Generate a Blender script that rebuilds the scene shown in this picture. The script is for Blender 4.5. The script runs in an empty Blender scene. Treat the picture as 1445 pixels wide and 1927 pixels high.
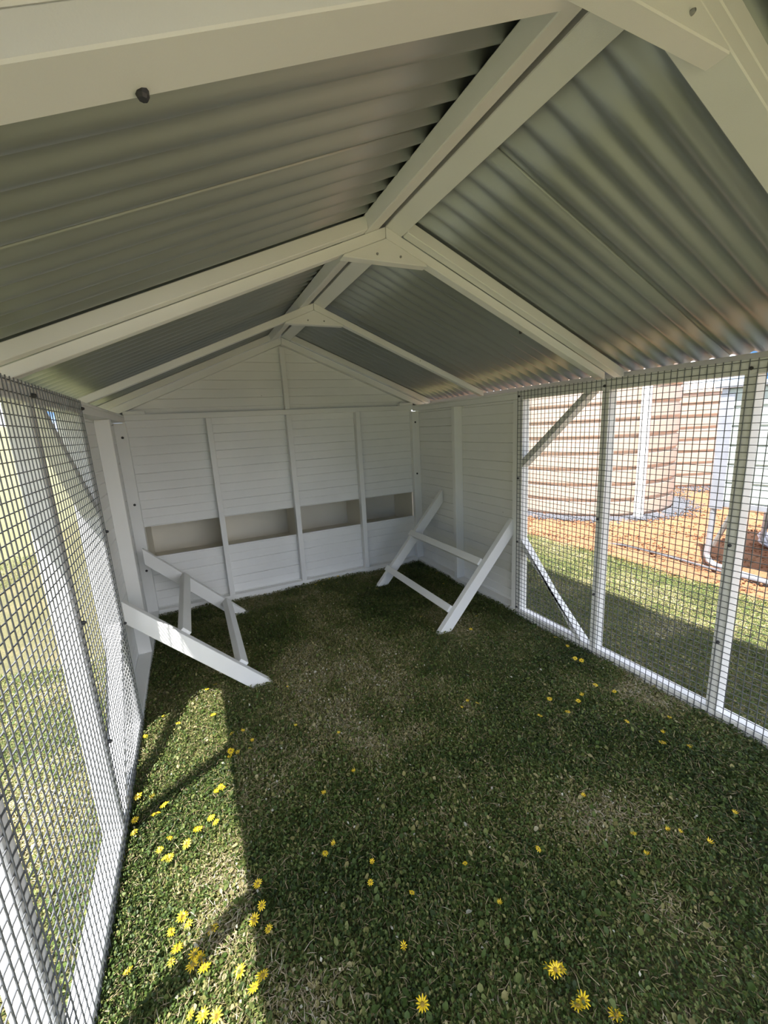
import bpy, bmesh, math, random
import numpy as np
from mathutils import Vector, Matrix

random.seed(7)
RNG = np.random.default_rng(11)
S = bpy.context.scene
COL = S.collection
PI = math.pi

# ------------------------------------------------------------------ camera
YAW, PITCH, ROLL, FPX = .429, .2058, -.0553, 776.5752
CAM = Vector((.3281, 0.0, 1.1754))
_F = Vector((math.sin(YAW) * math.cos(PITCH), math.cos(YAW) * math.cos(PITCH), -math.sin(PITCH)))
_R0 = Vector((math.cos(YAW), -math.sin(YAW), 0))
_U0 = _R0.cross(_F)
_R = math.cos(ROLL) * _R0 + math.sin(ROLL) * _U0
_U = math.cos(ROLL) * _U0 - math.sin(ROLL) * _R0
cd = bpy.data.cameras.new('camera')
cam = bpy.data.objects.new('camera', cd)
COL.objects.link(cam)
cd.sensor_fit = 'HORIZONTAL'
cd.sensor_width = 36.0
cd.lens = FPX * 36.0 / 1445.0
cd.clip_start = .02
cd.clip_end = 500
M = Matrix.Identity(4)
for i in range(3):
    M[i][0], M[i][1], M[i][2], M[i][3] = _R[i], _U[i], -_F[i], CAM[i]
cam.matrix_world = M
S.camera = cam

# ------------------------------------------------------------------ sky, sun, exposure
SUN_DIR = Vector((.387, .222, -1.0)).normalized()      # the way the sunlight travels
SUN_ENERGY, SKY_STRENGTH, EXPOSURE = 6.2, 1.05, 1.70
w = bpy.data.worlds.new('world')
S.world = w
w.use_nodes = True
nt = w.node_tree
nt.nodes.clear()
# clear blue sky, paler towards the horizon, with scattered white cloud all round
ctc = nt.nodes.new('ShaderNodeTexCoord')
sep = nt.nodes.new('ShaderNodeSeparateXYZ')
nt.links.new(ctc.outputs['Generated'], sep.inputs[0])
sky = nt.nodes.new('ShaderNodeValToRGB')
el = sky.color_ramp.elements
el[0].position, el[0].color = 0.0, (.062, .155, .315, 1)
el[1].position, el[1].color = 0.9, (.034, .090, .235, 1)
nt.links.new(sep.outputs['Z'], sky.inputs[0])
bg = nt.nodes.new('ShaderNodeBackground')
bg.inputs['Strength'].default_value = SKY_STRENGTH
wo = nt.nodes.new('ShaderNodeOutputWorld')
cno = nt.nodes.new('ShaderNodeTexNoise')
cno.inputs['Scale'].default_value = 2.6
cno.inputs['Detail'].default_value = 6
crm = nt.nodes.new('ShaderNodeMapRange')
for k, v in ((1, .47), (2, .62), (3, .0), (4, .95)):
    crm.inputs[k].default_value = v
cmx = nt.nodes.new('ShaderNodeMix')
cmx.data_type = 'RGBA'
nt.links.new(ctc.outputs['Generated'], cno.inputs['Vector'])
nt.links.new(cno.outputs['Fac'], crm.inputs[0])
nt.links.new(crm.outputs[0], cmx.inputs[0])
nt.links.new(sky.outputs[0], cmx.inputs[6])
cmx.inputs[7].default_value = (1.80, 1.80, 1.83, 1)
nt.links.new(cmx.outputs[2], bg.inputs[0])
nt.links.new(bg.outputs[0], wo.inputs[0])
sd = bpy.data.lights.new('sun', 'SUN')
sd.energy = SUN_ENERGY
sd.angle = .0093
sd.color = (1.0, .96, .90)
sun = bpy.data.objects.new('sun', sd)
sun.rotation_mode = 'QUATERNION'
sun.rotation_quaternion = SUN_DIR.to_track_quat('-Z', 'Y')
sun.location = (-3, -2, 6)
COL.objects.link(sun)
vs = S.view_settings
vs.view_transform = 'Standard'
vs.look = 'None'
vs.exposure = EXPOSURE
vs.gamma = 1.0
vs.use_curve_mapping = False
S.cycles.max_bounces = 12
S.cycles.diffuse_bounces = 8
S.cycles.glossy_bounces = 4
S.cycles.sample_clamp_indirect = 8.0

# ------------------------------------------------------------------ materials
def mat(name):
    m = bpy.data.materials.new(name)
    m.use_nodes = True
    t = m.node_tree
    b = t.nodes['Principled BSDF']
    return m, t, b

def N(t, typ, **kw):
    n = t.nodes.new(typ)
    for k, v in kw.items():
        setattr(n, k, v)
    return n

def ramp(t, fac, stops):
    r = N(t, 'ShaderNodeValToRGB')
    e = r.color_ramp.elements
    while len(e) < len(stops):
        e.new(.5)
    for i, (p, c) in enumerate(stops):
        e[i].position = p
        e[i].color = (c[0], c[1], c[2], 1)
    t.links.new(fac, r.inputs[0])
    return r.outputs[0]

def noise(t, scale, detail=3, vec=None, rough=.55):
    n = N(t, 'ShaderNodeTexNoise')
    n.inputs['Scale'].default_value = scale
    n.inputs['Detail'].default_value = detail
    n.inputs['Roughness'].default_value = rough
    if vec is not None:
        t.links.new(vec, n.inputs['Vector'])
    return n.outputs['Fac']

def objco(t, scale=(1, 1, 1)):
    c = N(t, 'ShaderNodeTexCoord')
    mp = N(t, 'ShaderNodeMapping')
    mp.inputs['Scale'].default_value = scale
    t.links.new(c.outputs['Object'], mp.inputs[0])
    return mp.outputs[0]

def mixc(t, fac, a, b, mode='MIX'):
    n = N(t, 'ShaderNodeMix', data_type='RGBA', blend_type=mode)
    for s, v in ((0, fac), (6, a), (7, b)):
        if isinstance(v, (float, int)):
            n.inputs[s].default_value = v
        elif isinstance(v, tuple):
            n.inputs[s].default_value = (v[0], v[1], v[2], 1)
        else:
            t.links.new(v, n.inputs[s])
    return n.outputs[2]

def bump(t, b, h, strength, dist=.002):
    n = N(t, 'ShaderNodeBump')
    n.inputs['Strength'].default_value = strength
    n.inputs['Distance'].default_value = dist
    t.links.new(h, n.inputs['Height'])
    t.links.new(n.outputs[0], b.inputs['Normal'])

def paint(name, col, specks=True, rough=.5, grain=(8, 8, 8)):
    m, t, b = mat(name)
    v = objco(t)
    blot = noise(t, 3.0, 4, v)
    c1 = tuple(x * .93 for x in col)
    col_out = ramp(t, blot, [(.3, c1), (.7, col)])
    if specks:
        vo = N(t, 'ShaderNodeTexVoronoi')
        vo.inputs['Scale'].default_value = 9.0
        t.links.new(v, vo.inputs['Vector'])
        sp = ramp(t, vo.outputs['Distance'], [(.018, (1, 1, 1)), (.032, (0, 0, 0))])
        vo2 = noise(t, 2.3, 2, v)
        gate = ramp(t, vo2, [(.52, (0, 0, 0)), (.60, (1, 1, 1))])
        both = mixc(t, 1.0, sp, gate, 'MULTIPLY')
        col_out = mixc(t, both, col_out, (.22, .20, .16))
    t.links.new(col_out, b.inputs['Base Color'])
    b.inputs['Roughness'].default_value = rough
    b.inputs['Specular IOR Level'].default_value = .35
    g = noise(t, 60, 4, objco(t, grain))
    bump(t, b, g, .25, .001)
    return m

WHITE = paint('white_paint', (.80, .805, .80))
WHITE_X = paint('white_board_paint', (.81, .815, .81), grain=(.4, 8, 8))
NEST = paint('nest_paint', (.78, .74, .64), specks=False)

def metal(name, col, metallic, rough, sc=14):
    m, t, b = mat(name)
    v = objco(t)
    n = noise(t, sc, 4, v)
    t.links.new(ramp(t, n, [(.3, tuple(x * .85 for x in col)), (.7, col)]), b.inputs['Base Color'])
    b.inputs['Metallic'].default_value = metallic
    b.inputs['Roughness'].default_value = rough
    return m

SHEET = metal('galvanised_sheet', (.40, .43, .435), .58, .45, 2)
WIRE = metal('galvanised_wire', (.17, .18, .195), .4, .5)
DARKMETAL = metal('dark_screw_metal', (.05, .05, .055), .4, .5)
ALU = metal('aluminium', (.42, .44, .50), .5, .4)
STEEL = metal('grey_bolt_metal', (.35, .35, .36), .7, .4)

def plain(name, col, rough=.6, var=.15, sc=20, bumpy=0):
    m, t, b = mat(name)
    v = objco(t)
    n = noise(t, sc, 4, v)
    t.links.new(ramp(t, n, [(.3, tuple(x * (1 - var) for x in col)), (.7, tuple(min(1, x * (1 + var)) for x in col))]),
                b.inputs['Base Color'])
    b.inputs['Roughness'].default_value = rough
    if bumpy:
        bump(t, b, n, bumpy, .01)
    return m

TANK = plain('beige_tank_plastic', (.375, .295, .24), .5, .05, 3)
PVC = plain('white_pvc', (.82, .83, .84), .35, .03)
PANEL = plain('pale_panel', (.40, .46, .44), .5, .03)
HOSE = plain('black_hose', (.10, .10, .11), .5, .2)
BAGM = plain('white_bag', (.75, .75, .80), .6, .05)
GRAVEL = plain('blue_gravel', (.085, .09, .105), .8, .5, 60)
PETAL = plain('yellow_petal', (.86, .62, .02), .5, .08, 200)
DISC = plain('flower_disc', (.30, .20, .02), .7, .3, 300)
STEM = plain('flower_stem', (.16, .22, .06), .6, .2)

def soil_mat():
    m, t, b = mat('red_soil')
    v = objco(t)
    n1 = noise(t, 2.0, 6, v, .6)
    n2 = noise(t, 45, 6, v, .7)
    c = ramp(t, n1, [(.35, (.23, .088, .036)), (.6, (.30, .125, .054)), (.75, (.34, .19, .10))])
    c = mixc(t, .45, c, ramp(t, n2, [(.3, (.12, .05, .02)), (.65, (.44, .23, .115))]))
    t.links.new(c, b.inputs['Base Color'])
    b.inputs['Roughness'].default_value = .95
    bump(t, b, n2, .8, .02)
    return m

def lawn_mat(name, dry=.0):
    m, t, b = mat(name)
    v = objco(t)
    n1 = noise(t, 3.0, 5, v, .6)
    n2 = noise(t, 90, 5, v, .7)
    c = ramp(t, n1, [(.35, (.09, .09, .034)), (.55, (.13, .12, .05)), (.72, (.21, .165, .09))])
    if dry:
        c = ramp(t, n1, [(.35, (.15, .16, .07)), (.55, (.19, .185, .085)), (.72, (.24, .215, .11))])
    c2 = mixc(t, .5, c, ramp(t, n2, [(.3, (.03, .026, .012)), (.7, (.28, .26, .11) if not dry else (.30, .28, .14))]))
    t.links.new(c2, b.inputs['Base Color'])
    b.inputs['Roughness'].default_value = .95
    bump(t, b, n2, .9, .02)
    return m

def leaf_mat(name, stops, transl=.25):
    m, t, b = mat(name)
    a = N(t, 'ShaderNodeAttribute')
    a.attribute_name = 'tint'
    c = ramp(t, a.outputs['Fac'], stops)
    t.links.new(c, b.inputs['Base Color'])
    b.inputs['Roughness'].default_value = .55
    b.inputs['Specular IOR Level'].default_value = .3
    tr = N(t, 'ShaderNodeBsdfTranslucent')
    t.links.new(c, tr.inputs['Color'])
    mx = N(t, 'ShaderNodeMixShader')
    mx.inputs[0].default_value = transl
    out = t.nodes['Material Output']
    t.links.new(b.outputs[0], mx.inputs[1])
    t.links.new(tr.outputs[0], mx.inputs[2])
    t.links.new(mx.outputs[0], out.inputs['Surface'])
    return m

SOIL = soil_mat()
LAWN = lawn_mat('lawn_earth')
PADDOCK = lawn_mat('dry_paddock', 1)
CLOVER = leaf_mat('clover_leaf', [(.0, (.020, .038, .008)), (.32, (.062, .105, .020)), (.56, (.135, .165, .042)), (.74, (.27, .24, .095)),
                                  (.9, (.40, .355, .19)), (1., (.50, .49, .40))])
BLADE = leaf_mat('grass_blade', [(.0, (.035, .060, .012)), (.4, (.115, .15, .035)), (.7, (.29, .26, .095)), (1., (.46, .38, .19))])
STRAW = leaf_mat('dry_straw', [(.0, (.20, .15, .08)), (.6, (.36, .29, .18)), (1., (.50, .46, .36))], .1)

# ------------------------------------------------------------------ object helpers
def tag(o, label=None, cat=None, group=None, kind=None):
    for k, v in (('label', label), ('category', cat), ('group', group), ('kind', kind)):
        if v:
            o[k] = v
    return o

def empty(name, loc, label=None, cat=None, group=None, kind=None):
    o = bpy.data.objects.new(name, None)
    o.empty_display_size = .1
    COL.objects.link(o)
    o.location = loc
    return tag(o, label, cat, group, kind)

def link(name, me, m, parent=None, smooth=False):
    o = bpy.data.objects.new(name, me)
    COL.objects.link(o)
    if m is not None and not me.materials:
        me.materials.append(m)
    if parent is not None:
        o.parent = parent
        par = parent
        off = Vector(par.location)
        while par.parent is not None:
            par = par.parent
            off += Vector(par.location)
        o.location = -off                       # meshes are written in world coordinates
    if smooth:
        me.polygons.foreach_set('use_smooth', [True] * len(me.polygons))
    return o

def from_bm(name, bm, m, parent=None, bev=0.0, smooth=False):
    if bev:
        bmesh.ops.bevel(bm, geom=list(bm.edges), offset=bev, segments=1, affect='EDGES', clamp_overlap=True)
    bmesh.ops.recalc_face_normals(bm, faces=bm.faces)
    me = bpy.data.meshes.new(name)
    bm.to_mesh(me)
    bm.free()
    return link(name, me, m, parent, smooth)

def bm_box(bm, x0, x1, y0, y1, z0, z1):
    v = [bm.verts.new((x, y, z)) for x in (x0, x1) for y in (y0, y1) for z in (z0, z1)]
    for f in ((0, 1, 3, 2), (4, 6, 7, 5), (0, 4, 5, 1), (2, 3, 7, 6), (0, 2, 6, 4), (1, 5, 7, 3)):
        bm.faces.new([v[i] for i in f])

def box(name, x0, x1, y0, y1, z0, z1, m, parent=None, bev=.002):
    bm = bmesh.new()
    bm_box(bm, x0, x1, y0, y1, z0, z1)
    return from_bm(name, bm, m, parent, bev)

def prism(name, pts, axis, a0, a1, m, parent=None, bev=.002):
    """polygon in the two other axes, extruded along axis from a0 to a1"""
    bm = bmesh.new()
    def P(p, a):
        if axis == 'y':
            return (p[0], a, p[1])
        if axis == 'x':
            return (a, p[0], p[1])
        return (p[0], p[1], a)
    lo = [bm.verts.new(P(p, a0)) for p in pts]
    hi = [bm.verts.new(P(p, a1)) for p in pts]
    n = len(pts)
    bm.faces.new(lo)
    bm.faces.new(hi[::-1])
    for i in range(n):
        bm.faces.new((lo[i], hi[i], hi[(i + 1) % n], lo[(i + 1) % n]))
    return from_bm(name, bm, m, parent, bev)

def board(name, z0, z1, axis, depth0, sgn, f0, f1, m, parent, t=.011):
    """tongue and groove lining board with a false V joint in its middle; its ends follow f0(z), f1(z)"""
    h = z1 - z0
    c = .0035
    prof = [(t, z0 - .005), (.0068, z0 - .005), (.0068, z0 + .0004), (c, z0 + .0004), (0, z0 + c)]
    if h > .08:
        mid = (z0 + z1) / 2
        prof += [(0, mid - .0028), (.0026, mid), (0, mid + .0028)]
    prof += [(0, z1 - c), (c, z1 - .0004), (.0064, z1 - .0004), (.0064, z1 - .0056), (t, z1 - .0056)]
    bm = bmesh.new()
    A, B = [], []
    for d, z in prof:
        dd = depth0 + sgn * d
        if axis == 'x':
            A.append(bm.verts.new((f0(z), dd, z)))
            B.append(bm.verts.new((f1(z), dd, z)))
        else:
            A.append(bm.verts.new((dd, f0(z), z)))
            B.append(bm.verts.new((dd, f1(z), z)))
    n = len(prof)
    for i in range(n):
        j = (i + 1) % n
        bm.faces.new((A[i], B[i], B[j], A[j]))
    bm.faces.new(A)
    bm.faces.new(B[::-1])
    return from_bm(name, bm, m, parent)

def tube(bm, pts, r, n=8, cap=True):
    rings = []
    k = len(pts)
    pts = [Vector(p) for p in pts]
    prev = None
    for i, p in enumerate(pts):
        d = (pts[min(i + 1, k - 1)] - pts[max(i - 1, 0)]).normalized()
        if prev is None:
            a = d.orthogonal().normalized()
        else:
            a = (prev - d * prev.dot(d)).normalized()
        prev = a
        b = d.cross(a)
        rr = r[i] if isinstance(r, (list, tuple)) else r
        rings.append([bm.verts.new(p + (a * math.cos(2 * PI * j / n) + b * math.sin(2 * PI * j / n)) * rr) for j in range(n)])
    for i in range(k - 1):
        for j in range(n):
            bm.faces.new((rings[i][j], rings[i][(j + 1) % n], rings[i + 1][(j + 1) % n], rings[i + 1][j]))
    if cap:
        bm.faces.new(rings[0][::-1])
        bm.faces.new(rings[-1])

def lathe(bm, prof, cx, cy, n=64, a0=0.0):
    rings = []
    for r, z in prof:
        rings.append([bm.verts.new((cx + r * math.cos(a0 + 2 * PI * j / n), cy + r * math.sin(a0 + 2 * PI * j / n), z)) for j in range(n)])
    for i in range(len(prof) - 1):
        for j in range(n):
            bm.faces.new((rings[i][j], rings[i][(j + 1) % n], rings[i + 1][(j + 1) % n], rings[i + 1][j]))
    bm.faces.new(rings[0][::-1])
    bm.faces.new(rings[-1])

def np_mesh(name, verts, faces_flat, nper, m, parent=None, tint=None):
    me = bpy.data.meshes.new(name)
    nv = len(verts)
    nf = len(faces_flat) // nper
    me.vertices.add(nv)
    me.vertices.foreach_set('co', np.ascontiguousarray(verts, dtype=np.float32).ravel())
    me.loops.add(nf * nper)
    me.loops.foreach_set('vertex_index', np.ascontiguousarray(faces_flat, dtype=np.int32))
    me.polygons.add(nf)
    me.polygons.foreach_set('loop_start', np.arange(0, nf * nper, nper, dtype=np.int32))
    me.update(calc_edges=True)
    if tint is not None:
        at = me.attributes.new('tint', 'FLOAT', 'POINT')
        at.data.foreach_set('value', np.ascontiguousarray(tint, dtype=np.float32))
    me.validate()
    return link(name, me, m, parent)

# ------------------------------------------------------------------ dimensions (metres)
W = 2.0                       # clear width between the frames
YML, YMR = 1.825, 1.805
Y0, YB = -.36, 3.05   # front end, end of the wire panels, back lining
TS, TP = .065, .052           # stud depth of the lined part, post depth of the wire part
PH = 1.322                    # top of the wall plates
ZR, SL = 1.805, .417          # ridge underside of the roof frames and slope
OH = .178                     # roof overhang
P2A, P2B, P3A, P3B = 1.255, 1.290, .735, .772

def zs(x, d=0.0):
    return ZR + d - SL * abs(x - 1.0)

def gh(x, y):                 # lawn height
    return .006 * np.sin(x * 7.1 + 1.3 * np.sin(y * 3.3)) + .005 * np.sin(y * 9.3 + x * 4.1) + .003 * np.sin(x * 23 + y * 17)

# ------------------------------------------------------------------ ground
def grid(name, x0, x1, y0, y1, nx, ny, hf, m, parent=None):
    xs = np.linspace(x0, x1, nx + 1)
    ys = np.linspace(y0, y1, ny + 1)
    X, Y = np.meshgrid(xs, ys)
    Z = hf(X, Y)
    v = np.stack([X, Y, Z], -1).reshape(-1, 3)
    i = np.arange(ny)[:, None] * (nx + 1) + np.arange(nx)[None, :]
    f = np.stack([i, i + 1, i + nx + 2, i + nx + 1], -1).reshape(-1)
    o = np_mesh(name, v, f, 4, m, parent)
    o.data.polygons.foreach_set('use_smooth', [True] * len(o.data.polygons))
    return o

EDGE = lambda y: 3.36 + .03 * np.sin(y * 4.0) + .02 * np.sin(y * 11.0)
fl = grid('floor', -1.4, 3.9, -3.0, 8, 130, 220, lambda x, y: gh(x, y) - .03 * np.clip((x - 3.3) / .25, 0, 1), LAWN)
tag(fl, 'short green lawn ground inside and around the coop', 'lawn', kind='structure')
yard = grid('ground', 3.2, 16, -6, 12, 260, 340,
            lambda x, y: .012 * np.sin(x * 9 + 2 * np.sin(y * 5)) * np.sin(y * 8.1) + .005 * np.sin(x * 31) * np.sin(y * 27)
            - .03 * np.clip((EDGE(y) + .05 - x) / .12, 0, 1) - .0, SOIL)
tag(yard, 'bare red soil of the yard beyond the right wall', 'soil', kind='structure')
def far_h(x, y):
    d = np.hypot(x, y)
    return -.02 - .05 * np.clip((x + 1.2) / .3, 0, 1) + np.clip((-x - 6) / 40, 0, 1) ** 1.3 * 10.5
pad = grid('terrain', -90, 60, -40, 90, 300, 60, far_h, PADDOCK)
tag(pad, 'pale dry grassy paddock rising beyond the left wire wall', 'paddock', kind='structure')

# ------------------------------------------------------------------ wire walls
wl = empty('wall_left', (-.03, 1.3, 0), 'left coop wall, wire front panel and white boarded rear part', 'wall', kind='structure')
wr = empty('wall_right', (W + .03, 1.3, 0), 'right coop wall, wire front panel with the tanks seen through it', 'wall', kind='structure')
wb = empty('wall_back', (1.0, YB, 0), 'white boarded back wall with gable and a long nest slot', 'wall', kind='structure')

def wire_panel(x, sgn, parent, ya, yb, z0, z1, pitch=.0243, r=.0015):
    """welded mesh of straight upright wires and slightly crimped level wires; sgn points into the coop"""
    V, Fc = [], []
    def strand(P):                       # square section strand through points P (n,3), thickness r
        n = len(P)
        d = np.gradient(P, axis=0)
        d /= np.linalg.norm(d, axis=1)[:, None]
        ref = np.array([1.0, 0, 0])
        b = np.cross(d, ref)
        b /= np.linalg.norm(b, axis=1)[:, None]
        a = np.cross(b, d)
        base = sum(len(q) for q in V)
        ring = np.stack([P + (a * math.cos(t) + b * math.sin(t)) * r for t in (PI / 4, 3 * PI / 4, 5 * PI / 4, 7 * PI / 4)], 1)
        V.append(ring.reshape(-1, 3))
        i = np.arange(n - 1)[:, None] * 4 + np.arange(4)[None, :] + base
        j = np.arange(n - 1)[:, None] * 4 + (np.arange(4)[None, :] + 1) % 4 + base
        Fc.append(np.stack([i, j, j + 4, i + 4], -1).reshape(-1))
    ny = int(round((yb - ya) / pitch))
    nz = int(round((z1 - z0) / pitch))
    ys = np.linspace(ya, yb, ny + 1)
    zz = np.linspace(z0, z1, nz + 1)
    for k, y in enumerate(ys):
        wob = .0012 * math.sin(k * 2.1)
        P = np.stack([np.full(12, x + sgn * .0042), np.full(12, y) + wob * np.sin(np.linspace(0, 3, 12) + k), np.linspace(z0 - .004, z1 + .008, 12)], -1)
        strand(P)
    for k, z in enumerate(zz):
        yy = np.linspace(ya, yb, ny * 4 + 1)
        ph = (yy - ya) / (yb - ya) * ny * 2 * PI
        P = np.stack([x + sgn * (.0020 - .0012 * (1 - np.cos(ph)) * .5), yy, z + .0008 * np.sin(yy * 3 + k)], -1)
        strand(P)
    o = np_mesh('wire_mesh', np.concatenate(V), np.concatenate(Fc), 4, WIRE, parent)
    o['kind'] = 'stuff'
    return o

def screw(x, y, z, axis, sgn, parent, r=.0075, m=DARKMETAL):
    bm = bmesh.new()
    if axis == 'x':
        p = [(x, y, z), (x + sgn * .004, y, z), (x + sgn * .009, y, z)]
    else:
        p = [(x, y, z), (x, y + sgn * .003, z), (x, y + sgn * .006, z)]
    tube(bm, p, [r, r * .95, r * .55], 8)
    return from_bm('screw', bm, m, parent)

for side, par, xi, s in (('left', wl, 0.0, -1), ('right', wr, W, 1)):
    YM = YML if side == 'left' else YMR
    YO, YO3 = (.015, -.032) if side == 'left' else (0.0, 0.0)
    def X(d):                             # d outwards from the inner frame face
        return xi + s * d
    def sb(name, d0, d1, y0, y1, z0, z1, m=WHITE, bev=.002):
        a, b = sorted((X(d0), X(d1)))
        return box(name, a, b, y0, y1, z0, z1, m, par, bev)
    # wire panel frame
    sb('bottom_plate', 0, TP, Y0, YM, -.03, .047)
    sb('top_plate', 0, TP, Y0, YM, PH - .047, PH - .012)
    sb('head_plate', 0, TP + .01, Y0, YB - .052, PH - .012, PH)
    for a, b in ((YM - .035, YM), (P2A + YO, P2B + YO), (P3A + YO3, P3B + YO3), (.215, .252), (Y0, Y0 + .037)):
        sb('post', .0005, TP, a, b, .047, PH - .047)
    # diagonal braces in the last wire bay
    a, b = sorted((X(.002), X(.051)))
    prism('brace', [(YM - .0352, .906), (YM - .0352, .952), (1.385 + YO, PH - .0475), (1.343 + YO, PH - .0475)], 'x', a, b, WHITE, par, 0)
    prism('brace', [(YM - .0352, .440), (YM - .0352, .486), (1.372 + YO, .0475), (1.332 + YO, .0475)], 'x', a, b, WHITE, par, 0)
    wire_panel(xi, -s, par, Y0 + .004, YM - .003, .004, PH - .008)
    # boarded rear part
    sb('end_post', 0, TS, YM + .001, YM + .040, .041, PH - .045)
    sb('bottom_plate', 0, TS, YM + .001, YB, -.03, .040)
    sb('top_plate', 0, TS, YM + .001, YB - .051, PH - .044, PH - .0125)
    sb('stud', 0, TS, 2.415, 2.452, .0405, PH - .0445)
    sb('corner_post', 0, TS, YB - .042, YB - .001, .0405, PH - .0445)
    z = .0
    nb = 0
    while z < PH - .03:
        z1 = min(z + .115, PH - .013)
        board('weatherboard', z, z1, 'y', X(TS + .0005), s, lambda q: YM + .002, lambda q: YB + .012, WHITE, par)
        z = z1
    # screws and washers holding the wire
    for q, (y, z) in enumerate(((YM - .015, PH - .030), (1.272 + YO, PH - .030), (.752 + YO3, PH - .030), (YM - .015, .843), (YM - .015, .470), (1.272 + YO, .700), (1.272 + YO, .330),
                 (.752 + YO3, .700), (.752 + YO3, .330), (YM - .015, .06), (1.272 + YO, .018))):
        if side == 'left' and q in (2, 7, 8, 9, 10):
            continue
        screw(X(-.006), y, z, 'x', -s, par, .0062)
    for z in (1.19, .77, .33):
        screw(X(.028), YB - .0425, z, 'y', -1, par, .008, DARKMETAL)

# ------------------------------------------------------------------ back wall
FY = 2.998                               # front faces of the back studs
box('bottom_plate', .0005, W - .0005, FY, YB - .0005, -.03, .045, WHITE, wb)
box('top_plate', -TS, W + TS, FY - .0, YB - .0005, PH - .033, PH + .002, WHITE, wb)
for x0 in (.455, .9825, 1.508):
    box('stud', x0, x0 + .036, FY + .001, YB - .0005, .0455, PH - .0335, WHITE, wb)
SLOT0, SLOT1 = .395, .615
for i in range(4):
    z0, z1 = (.05 - .115, .05 + 0 * .115, .05 + .115, .05 + .23)[i], (.05, .05 + .115, .05 + .23, SLOT0)[i]
    board('weatherboard', z0, z1, 'x', YB, 1, lambda q: -.02, lambda q: W + .02, WHITE_X, wb)
box('slot_lip', 0.0, W, YB - .004, YB + .014, SLOT0 + .0005, SLOT0 + .010, WHITE, wb, .001)
zb = SLOT1
for i in range(6):
    z1 = zb + .1145
    board('weatherboard', zb, z1, 'x', YB, 1, lambda q: -.02, lambda q: W + .02, WHITE_X, wb)
    zb = z1
# gable
def gx(sg, dd=-.006):
    return lambda z: 1 + sg * max(.002, (ZR + dd - z) / SL)
while zb < ZR - .02:
    z1 = min(zb + .115, ZR - .012)
    board('weatherboard', zb, z1, 'x', YB, 1, gx(-1), gx(1), WHITE_X, wb)
    zb = z1
box('gable_stud', .983, 1.017, FY + .006, YB - .0005, PH + .0025, ZR - .062, WHITE, wb)
for sg in (-1, 1):
    xe = 1 + sg * 1.15
    pts = [(1 + sg * .0006, ZR - .001), (1 + sg * .0006, ZR - .046), (xe, zs(xe) - .046), (xe, zs(xe) - .001)]
    prism('gable_rafter', pts, 'y', FY + .003, YB - .0008, WHITE, wb)
    xa, xb = sorted((1 + sg * 1.005, 1 + sg * .885))
    box('packing_block', xa, xb, FY - .002, FY + .034, PH + .0022, PH + .024, WHITE, wb)

# ------------------------------------------------------------------ nest box behind the slot
nest = empty('nest_box', (1.0, YB + .2, .3), 'long nest box behind the slot in the back wall, with dividers', 'nest box')
NY0, NY1 = YB + .0125, YB + .36
box('back_panel', .0, W, NY1, NY1 + .012, .33, .80, NEST, nest)
box('floor_panel', .0, W, NY0, NY1 - .0005, .33, .345, NEST, nest)
for x in (-.012, W):
    prism('end_panel', [(NY0, .33), (NY1 + .012, .33), (NY1 + .012, .80), (NY0, .90)], 'x', x, x + .012, NEST, nest)
for x in (.478, .995, 1.527):
    prism('divider', [(NY0 + .002, .3455), (NY1 - .0005, .3455), (NY1 - .0005, .76), (NY0 + .002, .84)], 'x', x, x + .012, NEST, nest)
prism('lid', [(NY0, .9025), (NY1 + .05, .79), (NY1 + .05, .802), (NY0, .915)], 'x', -.03, W + .03, SHEET, nest)

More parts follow.
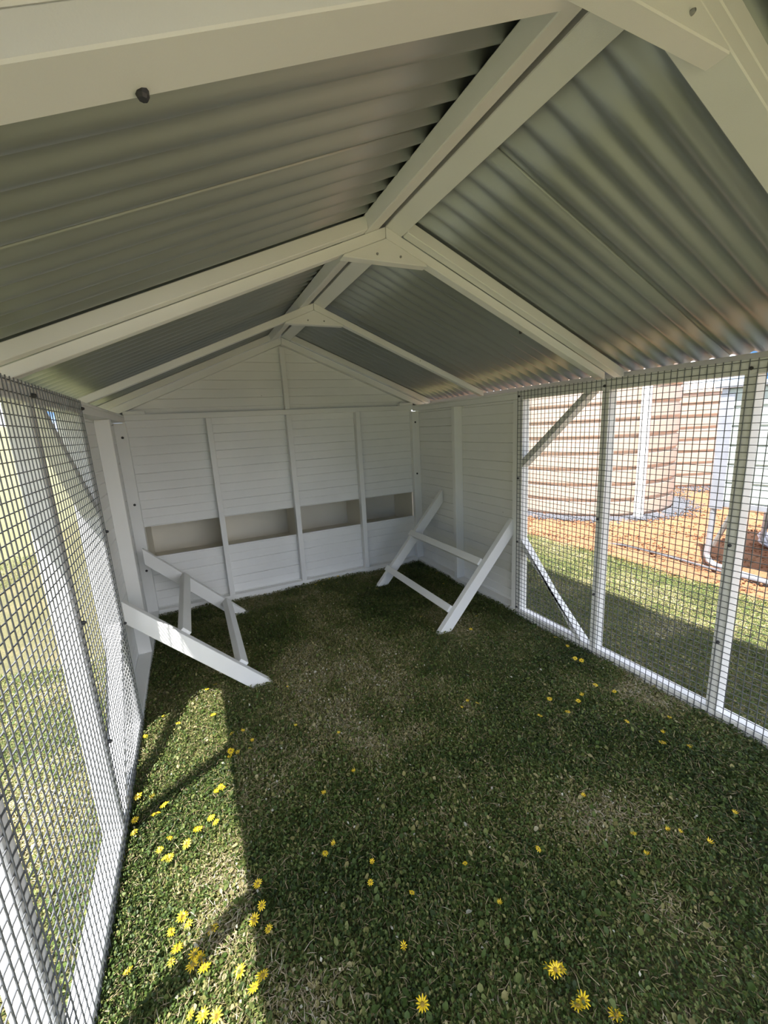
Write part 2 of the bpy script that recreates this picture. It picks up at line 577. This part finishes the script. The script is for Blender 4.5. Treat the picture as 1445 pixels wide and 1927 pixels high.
# ------------------------------------------------------------------ roof
roof = empty('ceiling', (1.0, 1.3, ZR), 'corrugated metal roof on white timber frames', 'roof', kind='structure')
FT = .037                                # depth of the roof frame timbers (square to the slope)
CS = math.sqrt(1 + SL * SL)
XL, XRR = -OH, W + OH
def slope_prism(name, sg, x_in, x_out, d0, d1, y0, y1, m=WHITE, cut=True):
    """timber lying in the slope plane; d0,d1 vertical offsets from the frame underside"""
    a, b = 1 + sg * x_in, 1 + sg * x_out
    ox = sg * (d1 - d0) * SL / (1 + SL * SL) * 0
    pts = [(a, zs(a, d0)), (b, zs(b, d0)), (b + ox, zs(b, d1)), (a + ox, zs(a, d1))]
    return prism(name, pts, 'y', y0, y1, m, roof)
for sg in (-1, 1):
    # panel frames: end rafters, ridge beam and eave beam
    for y0, y1 in ((1.298, 1.334), (.448, .512), (2.962, 2.997), (-.36, -.32)):
        slope_prism('frame_rafter', sg, .079 if sg < 0 else .0625, 1.15, 0, FT * CS, y0, y1)
    for y0, y1 in ((-.3195, .4482), (.4488, 1.3342), (1.3346, 2.9968)):
        # ridge beam, square cut
        x0, x1 = (.022, .074) if sg < 0 else (.0006, .058)
        a, b = 1 + sg * x0, 1 + sg * x1
        nx, nz = sg * SL / CS, 1 / CS
        dd = .040
        pts = [(a, zs(a)), (b, zs(b)), (b + nx * dd, zs(b) + nz * dd), (a + nx * dd, zs(a) + nz * dd)]
        prism('ridge_beam', pts, 'y', y0, y1, WHITE, roof)
        if y1 > 2:
            y1 = 3.159
        a, b = 1 + sg * 1.1505, 1 + sg * 1.186
        pts = [(a, zs(a)), (b, zs(b)), (b + nx * FT * .9, zs(b) + nz * FT * .9), (a + nx * FT * .9, zs(a) + nz * FT * .9)]
        prism('eave_beam', pts, 'y', y0, y1, WHITE, roof)
    # truss rafters under the frames
    for y0, y1 in ((1.3345, 1.372), (2.190, 2.226), (.4485, .5125)):
        xe = 1 + sg * 1.072
        pts = [(1 + sg * .0006, ZR - .0006), (1 + sg * .0006, ZR - .034), (xe, zs(xe) - .034), (xe, zs(xe) - .0006)]
        prism('rafter', pts, 'y', y0, y1, WHITE, roof)
for y0 in (1.336, 2.192, .4495):
    zb_ = 1.700
    xh = (ZR - .034 - zb_) / SL * 1.0
    pts = [(1 - .148, zb_), (1 + .140, zb_), (1 + .140, zb_ + .006), (1.001, ZR - .0345), (1 - .148, zb_ + .006)]
    pts = [(1 - xh + .015, zb_), (1 + xh - .015, zb_), (1 + xh - .022, zs(1 + xh - .022, -.0345)), (1.0, ZR - .0345), (1 - xh + .022, zs(1 - xh + .022, -.0345))]
    prism('gusset', pts, 'y', y0 - .002, y0 + .034, WHITE, roof)
    for dx, dz in ((-.035, -.085), (.05, -.085)):
        screw(1 + dx, y0 - .002, ZR + dz, 'y', -1, roof, .004, STEEL)
# corrugated sheets
PITCH = .0667
LAPS = [-.42, .12, .922, 1.722, 2.522, 3.16]
def sheet(sg, ya, yb, lift):
    n = int((yb - ya) / PITCH * 14)
    yy = np.linspace(ya, yb, n + 1)
    prof = .0100 * np.cos(2 * PI * (yy - .922 + .01) / PITCH)
    xs_ = np.array([.034, .3, .6, .9, 1.205])
    V = []
    for x in xs_:
        xx = 1 + sg * x
        V.append(np.stack([np.full(n + 1, xx), yy, zs(xx, FT * CS + .0102 + lift) + prof], -1))
    V = np.concatenate(V)
    i = np.arange(len(xs_) - 1)[:, None] * (n + 1) + np.arange(n)[None, :]
    Fq = np.stack([i, i + 1, i + n + 2, i + n + 1], -1).reshape(-1)
    o = np_mesh('corrugated_sheet', V, Fq, 4, SHEET, roof)
    o.data.polygons.foreach_set('use_smooth', [True] * len(o.data.polygons))
    md = o.modifiers.new('thickness', 'SOLIDIFY')
    md.thickness = .0009
    md.offset = 1 if sg < 0 else -1
    return o
for sg in (-1, 1):
    for k in range(5):
        sheet(sg, LAPS[k] - (.0 if k == 0 else .004), LAPS[k + 1] + (.055 if k < 4 else 0), .0 if k % 2 == 0 else .0024)
capd = FT * CS + .024
prism('ridge_cap', [(1.0, ZR + capd + .002), (1.16, zs(1.16, capd)), (1.16, zs(1.16, capd) + .0012), (1.0, ZR + capd + .0035),
                    (.84, zs(.84, capd) + .0012), (.84, zs(.84, capd))], 'y', -.42, 3.16, SHEET, roof, 0)
# screw tips coming through at the lower edges of two rafters
for (x, y, d) in ((.334, .4985, -.034), (1.610, 1.3685, -.034)):
    z = zs(x, d)
    bm = bmesh.new()
    tube(bm, [(x, y + .0065, z + .012), (x, y + .0065, z - .003), (x, y + .0065, z - .006)], [.006, .006, .0045], 8)
    from_bm('bolt', bm, DARKMETAL, roof)
# barge cappings closing the sheet ends
for sg in (-1, 1):
    for y0, y1 in ((3.1605, 3.172), (-.432, -.4205)):
        slope_prism('barge_capping', sg, .0004, 1.215, -.05, FT * CS + .035, y0, y1)

# ------------------------------------------------------------------ roost perches
def perch(name, sg, xw, ztop, xg, ys, label):
    """two leaning rails and two cross bars; sg=+1 leans on the right wall"""
    t = empty(name, (xg, sum(ys) / 2, 0), label, 'perch', 'roost perches leaning on the side walls')
    def line(x):                         # upper edge of a rail
        k = (x - xg) / (xw - xg)
        return k * ztop
    dirv = Vector((xw - xg, 0, ztop)).normalized()
    for j, y in enumerate(ys):
        xe = xw + (.06 * sg if j in FAR[name] else 0)
        v = .098
        ze = line(xe)
        # upper edge, wall cut, lower edge, ground cut
        xlow = xg + (xw - xg) * v / ztop
        pts = [(xg, -.012), (xe, ze - .012), (xe, ze - .012 - v), (xlow, -.012)]
        pts = [(xg, .0), (xe, ze), (xe, ze - v), (xlow, .0)]
        prism('rail', pts, 'y', y - .018, y + .018, WHITE, t)
    nrm = Vector((-dirv.z * sg, 0, dirv.x * sg))
    if nrm.z < 0:
        nrm = -nrm
    for xc in BARS[name]:
        c = Vector((xc, 0, line(xc)))
        hw, up, dn = .022, .012, .026
        q = [c - dirv * hw + nrm * up, c + dirv * hw + nrm * up, c + dirv * hw - nrm * dn, c - dirv * hw - nrm * dn]
        ya, yb_ = min(ys), max(ys)
        prism('crossbar', [(p.x, p.z) for p in q], 'y', ya + EXT[name][0], yb_ + EXT[name][1], WHITE, t)
    return t
FAR = {'roost_perch': (1,), 'roost_perch.001': ()}
BARS = {'roost_perch': (1.785, 1.568), 'roost_perch.001': (.208, .425)}
EXT = {'roost_perch': (.0185, .026), 'roost_perch.001': (.0185, -.0185)}
perch('roost_perch', 1, 2.0, .600, 1.462, (1.850, 2.690), 'white timber roost perch leaning on the right wall below the boards')
perch('roost_perch.001', -1, .0015, .545, .545, (1.875, 2.745), 'white timber roost perch leaning on the left wall, with striped light on its near rail')

# ------------------------------------------------------------------ tanks, pipe, hutch, hose, bag
def tank(name, cx, cy, R, H, dome, label, nper):
    t = empty(name, (cx, cy, 0), label, 'water tank')
    prof = [(R - .03, -.02)]
    p = H / nper
    for k in range(nper):
        z = k * p
        prof += [(R - .024, z + .002), (R - .022, z + .010), (R - .003, z + .032), (R, z + .044), (R - .001, z + p * .5), (R - .003, z + p * .955), (R - .024, z + p - .002)]
    bm = bmesh.new()
    lathe(bm, prof, cx, cy, 96)
    o = from_bm('tank_body', bm, TANK, t, smooth=False)
    bm = bmesh.new()
    dp = [(R + .015, H), (R + .015, H + .03), (R - .02, H + .05)]
    for k in range(1, 9):
        q = k / 8
        dp.append(((R - .02) * (1 - q) + .22 * q, H + .05 + dome * (1 - (1 - q) ** 1.25)))
    lathe(bm, dp, cx, cy, 96)
    from_bm('dome_roof', bm, TANK, t)
    bm = bmesh.new()
    lathe(bm, [(.215, H + .05 + dome - .01), (.215, H + .11 + dome), (.18, H + .13 + dome)], cx, cy, 32)
    from_bm('strainer_lid', bm, HOSE, t)
    return t
tank('water_tank', 5.20, 4.02, 1.07, 1.8, .25, 'nearer beige ribbed water tank with the white downpipe before it', 10)
tank('water_tank.001', 8.05, 5.05, 1.60, 1.40, .22, 'farther beige ribbed water tank behind the aluminium framed hutch', 8)
bm = bmesh.new()
tube(bm, [(4.865, 2.955, .0), (4.865, 2.955, 1.0), (4.865, 2.955, 2.2), (4.90, 2.99, 2.3), (5.0, 3.1, 2.33)], .05, 14)
o = from_bm('downpipe', bm, PVC, None, smooth=False)
tag(o, 'white upright downpipe standing in front of the nearer tank', 'pipe')

hut = empty('raised_hutch', (4.1, .9, 0), 'aluminium framed hutch with pale panels raised on bent tube legs', 'hutch')
HX, HX2, HY1, HY0, HZ0, HZ1 = 3.75, 4.55, 1.70, -.55, .47, 1.30
def hb(name, *a, m=ALU, bev=.003):
    return box(name, *a, m, hut, bev)
for x in (HX, HX2):
    for y in (HY0, HY1 - .045):
        hb('corner_post', x, x + .045, y, y + .045, HZ0, HZ1)
hb('corner_plate', HX - .006, HX - .0005, HY1 - .085, HY1 + .002, HZ0 - .02, HZ1 - .035)
for x in (HX, HX2):
    hb('bottom_rail', x + .002, x + .042, HY0 + .0455, HY1 - .0455, HZ0, HZ0 + .04)
    hb('top_rail', x - .03, x + .05, HY0 - .03, HY1 + .03, HZ1 + .0005, HZ1 + .035)
for y in (HY0 + .002, HY1 - .042):
    hb('end_rail', HX + .0455, HX2 - .0005, y, y + .038, HZ0, HZ0 + .04)
hb('roof_panel', HX + .0505, HX2 - .0305, HY0, HY1, HZ1 + .002, HZ1 + .03, m=PANEL)
hb('floor_panel', HX + .043, HX2 + .001, HY0 + .05, HY1 - .05, HZ0 + .005, HZ0 + .02, m=PANEL)
nP = 6
zp = HZ0 + .041
ph = (HZ1 - zp) / nP
for k in range(nP):                          # front face: wide level boards with a lip
    z = zp + k * ph
    prism('panel_board', [(HX + .012, z + .001), (HX + .004, z + .012), (HX + .006, z + ph - .012), (HX + .012, z + ph - .001), (HX + .022, z + ph - .001), (HX + .022, z + .001)],
          'y', HY0 + .046, HY1 - .046, PANEL, hut, 0)
hb('end_panel', HX + .046, HX2 - .001, HY1 - .03, HY1 - .02, HZ0 + .041, HZ1, m=PANEL)
for x in (HX + .02, HX2 + .02):
    bm = bmesh.new()
    tube(bm, [(x, HY1 - .02, HZ0), (x, HY1 - .012, .16), (x - .002, HY1 - .006, .09), (x - .006, HY1 - .03, .045), (x - .015, HY1 - .08, .026), (x - .05, HY1 - .26, .022),
              (x - .11, HY1 - .55, .02), (x - .11, HY0 + .2, .02)], .021, 8)
    from_bm('skid_leg', bm, ALU, hut)
    bm = bmesh.new()
    tube(bm, [(x + .002, HY1 - .045, .17), (x + .002, HY1 - .15, HZ0 + .005)], .017, 8)
    from_bm('leg_strut', bm, STEEL, hut)

bm = bmesh.new()
hp = []
for k in range(20):
    y = 2.55 - k * .12
    hp.append((3.70 + .02 * math.sin(k * .5) - .045 * max(0, (k - 6) / 10), y, .020 - .03 * max(0, 1 - k / 2.0)))
tube(bm, hp, .0105, 8)
o = from_bm('garden_hose', bm, HOSE, None, smooth=True)
tag(o, 'dark poly hose lying along the edge of the red soil', 'hose')

bag = bmesh.new()
bmesh.ops.create_icosphere(bag, subdivisions=3, radius=1)
for v in bag.verts:
    n = v.co.copy()
    f = 1 + .16 * math.sin(n.x * 5 + n.z * 4) * math.cos(n.y * 6 + 1) + .10 * math.sin(n.y * 9 + n.x * 3)
    v.co = Vector((4.72 + n.x * .17 * f, 1.63 + n.y * .14 * f, max(.0, .05 + n.z * .07 * f)))
o = from_bm('white_bag', bag, BAGM, None, smooth=True)
tag(o, 'crumpled white bag lying on shaded soil under the hutch', 'bag')

# gravel round the tank feet
def pebbles(name, n, fx, m, label):
    P = fx(n)
    n = len(P)
    s = RNG.uniform(.006, .016, n)
    base = np.array([[1, 0, 0], [-1, 0, 0], [0, 1, 0], [0, -1, 0], [0, 0, 1], [0, 0, -1]], float)
    tri = np.array([[0, 2, 4], [2, 1, 4], [1, 3, 4], [3, 0, 4], [2, 0, 5], [1, 2, 5], [3, 1, 5], [0, 3, 5]])
    a = RNG.uniform(0, 2 * PI, n)
    B = np.repeat(base[None], n, 0) * RNG.uniform(.6, 1.3, (n, 6, 1))
    ca, sa = np.cos(a)[:, None], np.sin(a)[:, None]
    V = np.stack([(B[..., 0] * ca - B[..., 1] * sa) * s[:, None] + P[:, None, 0], (B[..., 0] * sa + B[..., 1] * ca) * s[:, None] + P[:, None, 1],
                  B[..., 2] * s[:, None] * .7 + P[:, None, 2]], -1).reshape(-1, 3)
    Fq = (tri[None] + np.arange(n)[:, None, None] * 6).reshape(-1)
    o = np_mesh(name, V, Fq, 3, m)
    tag(o, label, 'gravel' if m is GRAVEL else 'soil', kind='stuff')
    return o
def ring(n):
    a = RNG.uniform(PI, 2 * PI, n)
    r = 1.07 + np.abs(RNG.normal(0, .11, n))
    x, y = 5.20 + r * np.cos(a), 4.02 + r * np.sin(a)
    a2 = RNG.uniform(PI * .9, 1.8 * PI, n // 2)
    r2 = 1.60 + np.abs(RNG.normal(0, .35, n // 2))
    x = np.concatenate([x, 8.05 + r2 * np.cos(a2)])
    y = np.concatenate([y, 5.05 + r2 * np.sin(a2)])
    return np.stack([x, y, np.full(len(x), .008)], -1)
pebbles('gravel', 7000, ring, GRAVEL, 'blue grey gravel spread round the feet of the tanks')
def clods(n):
    x = 3.38 + RNG.random(n) ** 1.3 * 2.6
    y = RNG.uniform(-.2, 4.2, n)
    return np.stack([x, y, np.full(n, .004)], -1)
pebbles('soil_crumbs', 5000, clods, SOIL, 'loose crumbs of red soil on the bare yard')

# ------------------------------------------------------------------ lawn: clover leaves, blades, straw
def vnoise(x, y, sc, seed):
    g = np.random.default_rng(seed).random((64, 64))
    u, v = (x * sc) % 63, (y * sc) % 63
    i, j = u.astype(int), v.astype(int)
    fu, fv = u - i, v - j
    fu, fv = fu * fu * (3 - 2 * fu), fv * fv * (3 - 2 * fv)
    return (g[i, j] * (1 - fu) + g[i + 1, j] * fu) * (1 - fv) + (g[i, j + 1] * (1 - fu) + g[i + 1, j + 1] * fu) * fv
def patch(x, y):
    return .6 * vnoise(x + 20, y + 20, 3.1, 1) + .4 * vnoise(x + 20, y + 20, 9.0, 2)

ZONES = [  # x0, x1, y0, y1, share
    (.0, W, -.25, .45, 8.0), (.0, W, .45, 1.4, 12.0), (.0, W, 1.4, 3.0, 7.0),
    (2.05, 3.40, .2, 3.4, 4.0), (3.25, 3.48, .2, 3.5, 1.6), (-1.2, -.05, .1, 2.6, 5.0), (-4.5, -1.2, .5, 5.5, 1.3)]
def scatter(per):
    xs_, ys_ = [], []
    for x0, x1, y0, y1, s in ZONES:
        n = int(per * s * (x1 - x0) * (y1 - y0))
        xs_.append(RNG.uniform(x0, x1, n))
        ys_.append(RNG.uniform(y0, y1, n))
    x, y = np.concatenate(xs_), np.concatenate(ys_)
    k = x < EDGE(y) + .05
    return x[k], y[k]

def leaves(name, per, L, Wd, tilt, zr, m, label, six=True, tb=(.0, 1.0), keep=None, cat='clover'):
    x, y = scatter(per)
    if keep is not None:
        k = keep(x, y)
        x, y = x[k], y[k]
    n = len(x)
    z = gh(x, y) + RNG.uniform(zr[0], zr[1], n)
    a = RNG.uniform(0, 2 * PI, n)
    t = RNG.normal(tilt[0], tilt[1], n)
    l = RNG.uniform(L[0], L[1], n)
    wd = RNG.uniform(Wd[0], Wd[1], n)
    u = np.stack([np.cos(a) * np.cos(t), np.sin(a) * np.cos(t), np.sin(t)], -1)
    v = np.stack([-np.sin(a), np.cos(a), RNG.normal(0, .35, n)], -1)
    nn = np.cross(u, v)
    P = np.stack([x, y, z], -1)
    f = l[:, None] * u
    g = wd[:, None] * v * .5
    up = nn * wd[:, None] * .18
    if six:
        V = np.stack([P, P + .35 * f + g + up, P + .75 * f + g * .85 + up, P + f, P + .75 * f - g * .85 + up, P + .35 * f - g + up], 1)
        tri = np.array([[0, 1, 2], [0, 2, 3], [0, 3, 4], [0, 4, 5]])
        c = 6
    else:
        V = np.stack([P, P + .5 * f + g + up, P + f, P + .5 * f - g + up], 1)
        tri = np.array([[0, 1, 2], [0, 2, 3]])
        c = 4
    pt = patch(x, y)
    tint = np.clip(RNG.beta(1.5, 2.4, n) * .85 + .065 + (pt - .45) * .7 + (RNG.random(n) > .985) * .5, tb[0], tb[1])
    Fq = (tri[None] + np.arange(n)[:, None, None] * c).reshape(-1)
    o = np_mesh(name, V.reshape(-1, 3), Fq, 3, m, None, np.repeat(tint, c))
    tag(o, label, cat, kind='stuff')
    return o

def blades(name, per, L, wd, lean, m, label, keep=None, tb=(0, 1), zr=(-.004, .004), cat='grass'):
    x, y = scatter(per)
    if keep is not None:
        k = keep(x, y)
        x, y = x[k], y[k]
    n = len(x)
    z = gh(x, y) + RNG.uniform(zr[0], zr[1], n)
    a = RNG.uniform(0, 2 * PI, n)
    l = RNG.uniform(L[0], L[1], n)
    th = RNG.uniform(lean[0], lean[1], n)           # lean from upright
    th2 = th + RNG.uniform(.1, .9, n)
    w_ = RNG.uniform(wd[0], wd[1], n) * .5
    d = np.stack([np.cos(a), np.sin(a), 0 * a], -1)
    sidev = np.stack([-np.sin(a), np.cos(a), 0 * a], -1) * w_[:, None]
    P = np.stack([x, y, z], -1)
    up = np.array([0, 0, 1.0])
    turn = RNG.normal(0, .5, n)
    d2 = np.stack([np.cos(a + turn), np.sin(a + turn), 0 * a], -1)
    M1 = P + (l * .5)[:, None] * (d * np.sin(th)[:, None] + up * np.cos(th)[:, None])
    T = M1 + (l * .5)[:, None] * (d2 * np.sin(th2)[:, None] + up * np.cos(th2)[:, None] * .8)
    T[:, 2] = np.maximum(T[:, 2], gh(x, y) + .004)
    V = np.stack([P - sidev, P + sidev, M1 + sidev * .9, M1 - sidev * .9, T], 1)
    tri = np.array([[0, 1, 2], [0, 2, 3], [3, 2, 4]])
    tint = np.clip(RNG.beta(2, 2.5, n) * .8 + .08 + (patch(x, y) - .45) * .8, tb[0], tb[1])
    Fq = (tri[None] + np.arange(n)[:, None, None] * 5).reshape(-1)
    o = np_mesh(name, V.reshape(-1, 3), Fq, 3, m, None, np.repeat(tint, 5))
    tag(o, label, cat, kind='stuff')
    return o

leaves('clover_leaves', 4800, (.005, .011), (.004, .008), (.25, .45), (.0, .022), CLOVER, 'small rounded clover leaves of the lawn', six=False)
leaves('broad_leaves', 130, (.010, .019), (.008, .014), (.2, .35), (.008, .024), CLOVER, 'broader green weed leaves scattered through the lawn', cat='weeds')
blades('lawn_grass', 2600, (.014, .036), (.0014, .0028), (.2, 1.2), BLADE, 'short fine grass blades growing in the lawn')
blades('dry_straw', 1500, (.012, .036), (.0008, .0017), (1.1, 1.5), STRAW, 'dry pale straw lying in worn patches of the lawn',
       keep=lambda x, y: RNG.random(len(x)) < np.clip((patch(x, y) - .48) * 4.0, .22, 1), zr=(.008, .024), cat='straw')

# ------------------------------------------------------------------ daisies
def pix_ground(px, py, z):
    d = _F + _R * ((px - 722.5) / FPX) - _U * ((py - 963.5) / FPX)
    k = (z - CAM.z) / d.z
    return CAM + d * k
def flower_meshes(npet, Rr, droop):
    bm = bmesh.new()
    for k in range(npet):
        a = 2 * PI * k / npet + random.uniform(-.08, .08)
        rr = Rr * random.uniform(.86, 1.06)
        w_ = Rr * .12
        ca, sa = math.cos(a), math.sin(a)
        def pt(r, s, z):
            return bm.verts.new((r * ca - s * sa, r * sa + s * ca, z))
        dz = random.uniform(-.1, .12) * rr
        v = [pt(Rr * .22, -w_ * .45, 0), pt(Rr * .22, w_ * .45, 0), pt(rr * .62, w_, .10 * rr - droop * .3 * rr), pt(rr, w_ * .35, dz - droop * rr),
             pt(rr, -w_ * .35, dz - droop * rr), pt(rr * .62, -w_, .10 * rr - droop * .3 * rr)]
        bm.faces.new((v[0], v[1], v[2], v[5]))
        bm.faces.new((v[5], v[2], v[3], v[4]))
    pm = bpy.data.meshes.new('petals')
    bm.to_mesh(pm)
    bm.free()
    pm.materials.append(PETAL)
    bm = bmesh.new()
    lathe(bm, [(Rr * .26, -.001), (Rr * .30, Rr * .06), (Rr * .24, Rr * .15), (Rr * .10, Rr * .19)], 0, 0, 10)
    cm = bpy.data.meshes.new('disc')
    bm.to_mesh(cm)
    bm.free()
    cm.materials.append(DISC)
    bm = bmesh.new()
    tube(bm, [(0, 0, -.001), (.002, .003, -.012), (.004, .002, -.024)], .0012, 5)
    sm = bpy.data.meshes.new('stem')
    bm.to_mesh(sm)
    bm.free()
    sm.materials.append(STEM)
    return pm, cm, sm
KINDS = [flower_meshes(12, .0185, -.1), flower_meshes(10, .0165, .15), flower_meshes(9, .015, -.75), flower_meshes(11, .017, .05)]
def flower(px, py, label, group, size=1.0, kind=None):
    h = random.uniform(.028, .036)
    p = pix_ground(px, py, h)
    k = random.choice((0, 0, 1, 3, 2)) if kind is None else kind
    t = empty('daisy', p, label, 'flower', group)
    t.rotation_euler = (random.uniform(-.35, .35), random.uniform(-.35, .35), random.uniform(0, 6.28))
    t.scale = (size, size, size)
    for nm, me in zip(('petals', 'disc', 'stem'), KINDS[k]):
        o = bpy.data.objects.new(nm, me)
        COL.objects.link(o)
        o.parent = t
    return t
def z7(x, y):
    return x * .38754, 1200 + y * .38754
BIG = [((1035, 1415), 'open yellow daisy alone at the edge of the lower post shadow'),
       ((945, 1540), 'upper left daisy of the yellow clump low in the sunlit strip'),
       ((972, 1556), 'middle daisy of the yellow clump low in the sunlit strip'),
       ((935, 1588), 'lower left daisy of the yellow clump low in the sunlit strip'),
       ((992, 1604), 'lowest daisy of the yellow clump low in the sunlit strip'),
       ((1165, 1620), 'open yellow daisy right of the clump, left of two others'),
       ((1235, 1700), 'wide open yellow daisy, lowest of three at the shadow edge'),
       ((1275, 1640), 'smaller yellow daisy, rightmost of three at the shadow edge'),
       ((1235, 1370), 'single yellow daisy above the three at the shadow edge'),
       ((860, 1510), 'yellow daisy standing in the lower post shadow'),
       ((885, 1355), 'yellow daisy just above the lower post shadow'),
       ((1050, 1840), 'yellow daisy at the bottom of the photo in the sunlit strip'),
       ((960, 930), 'lone yellow daisy in the middle of the sunlit strip'),
       ((908, 1000), 'yellow daisy nearer the wire from the middle of the sunlit strip'),
       ((798, 812), 'upper of two yellow daisies just below the upper post shadow'),
       ((757, 856), 'lower of two yellow daisies just below the upper post shadow')]
for (a, b), lab in BIG:
    flower(*z7(a, b), lab, 'daisies in the sunlit strip', .8, 0)
SUNLIT = [((1005, 250), 'lower of two small daisies at the far tip of the sunlit strip'), ((1045, 225), 'upper of two small daisies at the far tip of the sunlit strip'),
          ((1035, 375), 'small daisy in the sun below the two at the far tip'), ((865, 415), 'small daisy at the left edge of the far sunlit tip'),
          ((705, 480), 'small daisy beside the wire wall foot, farthest along it'), ((795, 380), 'small daisy in shade just beyond the far sunlit tip, near the wall'),
          ((1125, 465), 'small daisy where the upper post shadow meets the shade'), ((1120, 550), 'topmost of three daisies under the right end of the upper post shadow'),
          ((1118, 580), 'lowest of three daisies under the right end of the upper post shadow'), ((1155, 560), 'rightmost of three daisies under the right end of the upper post shadow'),
          ((1075, 725), 'right daisy of the pair in the middle of the sun, below the upper shadow'), ((1050, 745), 'left daisy of the pair in the middle of the sun, below the upper shadow'),
          ((740, 775), 'daisy lying in the upper post shadow near the wire'), ((670, 770), 'daisy in the upper post shadow, close against the wire'),
          ((1025, 875), 'larger daisy of a touching pair right of the lone middle daisy'), ((1048, 895), 'smaller daisy of a touching pair right of the lone middle daisy'),
          ((825, 970), 'small daisy above and left of the lone daisies in mid strip'), ((775, 1030), 'small pale daisy above a touching pair in mid strip'),
          ((800, 1070), 'left daisy of the touching pair in the left of mid strip'), ((825, 1068), 'right daisy of the touching pair in the left of mid strip'),
          ((655, 885), 'upper of two daisies at the wire foot below the upper shadow'), ((650, 945), 'lower of two daisies at the wire foot below the upper shadow'),
          ((915, 1390), 'small daisy at the upper edge of the lower post shadow'), ((830, 1430), 'small daisy left of the lower post shadow edge'),
          ((830, 1575), 'small daisy in the lower post shadow, left of the clump'), ((1270, 1300), 'small daisy at the shade edge above the single daisy'),
          ((1252, 1195), 'daisy at the shade edge where the lower post shadow ends'), ((1305, 1415), 'thin daisy just inside the shade, right of the single daisy'),
          ((925, 1830), 'leftmost of three daisies along the bottom edge of the photo'), ((985, 1835), 'middle of three daisies along the bottom edge of the photo'),
          ((620, 1620), 'small daisy near the wire wall, low in the sunlit strip')]
for (a, b), lab in SUNLIT:
    flower(*z7(a, b), lab, 'daisies in the sunlit strip', random.uniform(.55, .78))
SHADE = [((1035, 1822), 'left daisy of the bright trio in shade at lower right'), ((1045, 1825), 'middle daisy of the bright trio in shade at lower right'),
         ((1055, 1822), 'right daisy of the bright trio in shade at lower right'), ((1097, 1882), 'upper daisy of the pair below the bright trio'),
         ((1087, 1893), 'lower daisy of the pair below the bright trio'), ((1159, 1910), 'small daisy at the bottom edge right of the pair'),
         ((1013, 1597), 'lone daisy in the shade right of centre, by broad leaves'), ((1192, 1568), 'bright daisy beside the straw patch at right'),
         ((612, 1605), 'lone daisy in the shade just right of the sunlit strip'), ((775, 1680), 'right of two daisies in the shade at lower centre'),
         ((697, 1660), 'left of two daisies in the shade at lower centre'), ((875, 1625), 'lone daisy in shade between lower centre and the trio'),
         ((760, 1780), 'daisy in shade left of the trio, near the bottom'), ((795, 1890), 'daisy in shade at the bottom edge, centre'),
         ((880, 1320), 'larger of two daisies side by side in the middle of the shade'), ((898, 1323), 'smaller of two daisies side by side in the middle of the shade'),
         ((1097, 1497), 'lone daisy in shade to the right of the middle'), ((1335, 1585), 'lone daisy in the shade far to the right')]
for (a, b), lab in SHADE:
    flower(a, b, lab, 'daisies in the shaded lawn', random.uniform(.42, .62) if b < 1800 else .82, 0 if b > 1800 else None)
SMALL = [(1217, 1608), (1279, 1565), (1257, 1562), (610, 1493), (666, 1452), (628, 1588), (541, 1293), (556, 1366), (474, 1394), (637, 1380), (457, 1376), (470, 1411),
         (700, 1622), (1382, 1530), (940, 1700), (870, 1332)]
for a, b in SMALL:
    flower(a, b, 'dim little daisy half closed in the shaded lawn', 'little daisies in the shaded lawn', random.uniform(.45, .6), 2)
RIGHT = [(1045, 1199), (1082, 1239), (1094, 1243), (1068, 1215), (1120, 1289), (1156, 1301), (1096, 1309), (1088, 1319), (1034, 1315), (1068, 1339), (1016, 1347),
         (1180, 1357), (1260, 1349), (1246, 1397), (1298, 1403), (1248, 1379)]
for a, b in RIGHT:
    flower(a, b, 'yellow daisy in the grass along the right wire wall', 'daisies along the right wall', random.uniform(.55, .75))
BACK = [(594, 1100), (600, 1093), (609, 1099), (620, 1089), (633, 1096), (636, 1084), (709, 1108), (730, 1092), (886, 1184), (896, 1159), (792, 1160), (834, 1098), (822, 1078)]
for a, b in BACK:
    flower(a, b, 'tiny yellow daisy in dark grass near the back wall', 'daisies near the back wall', random.uniform(.55, .75))
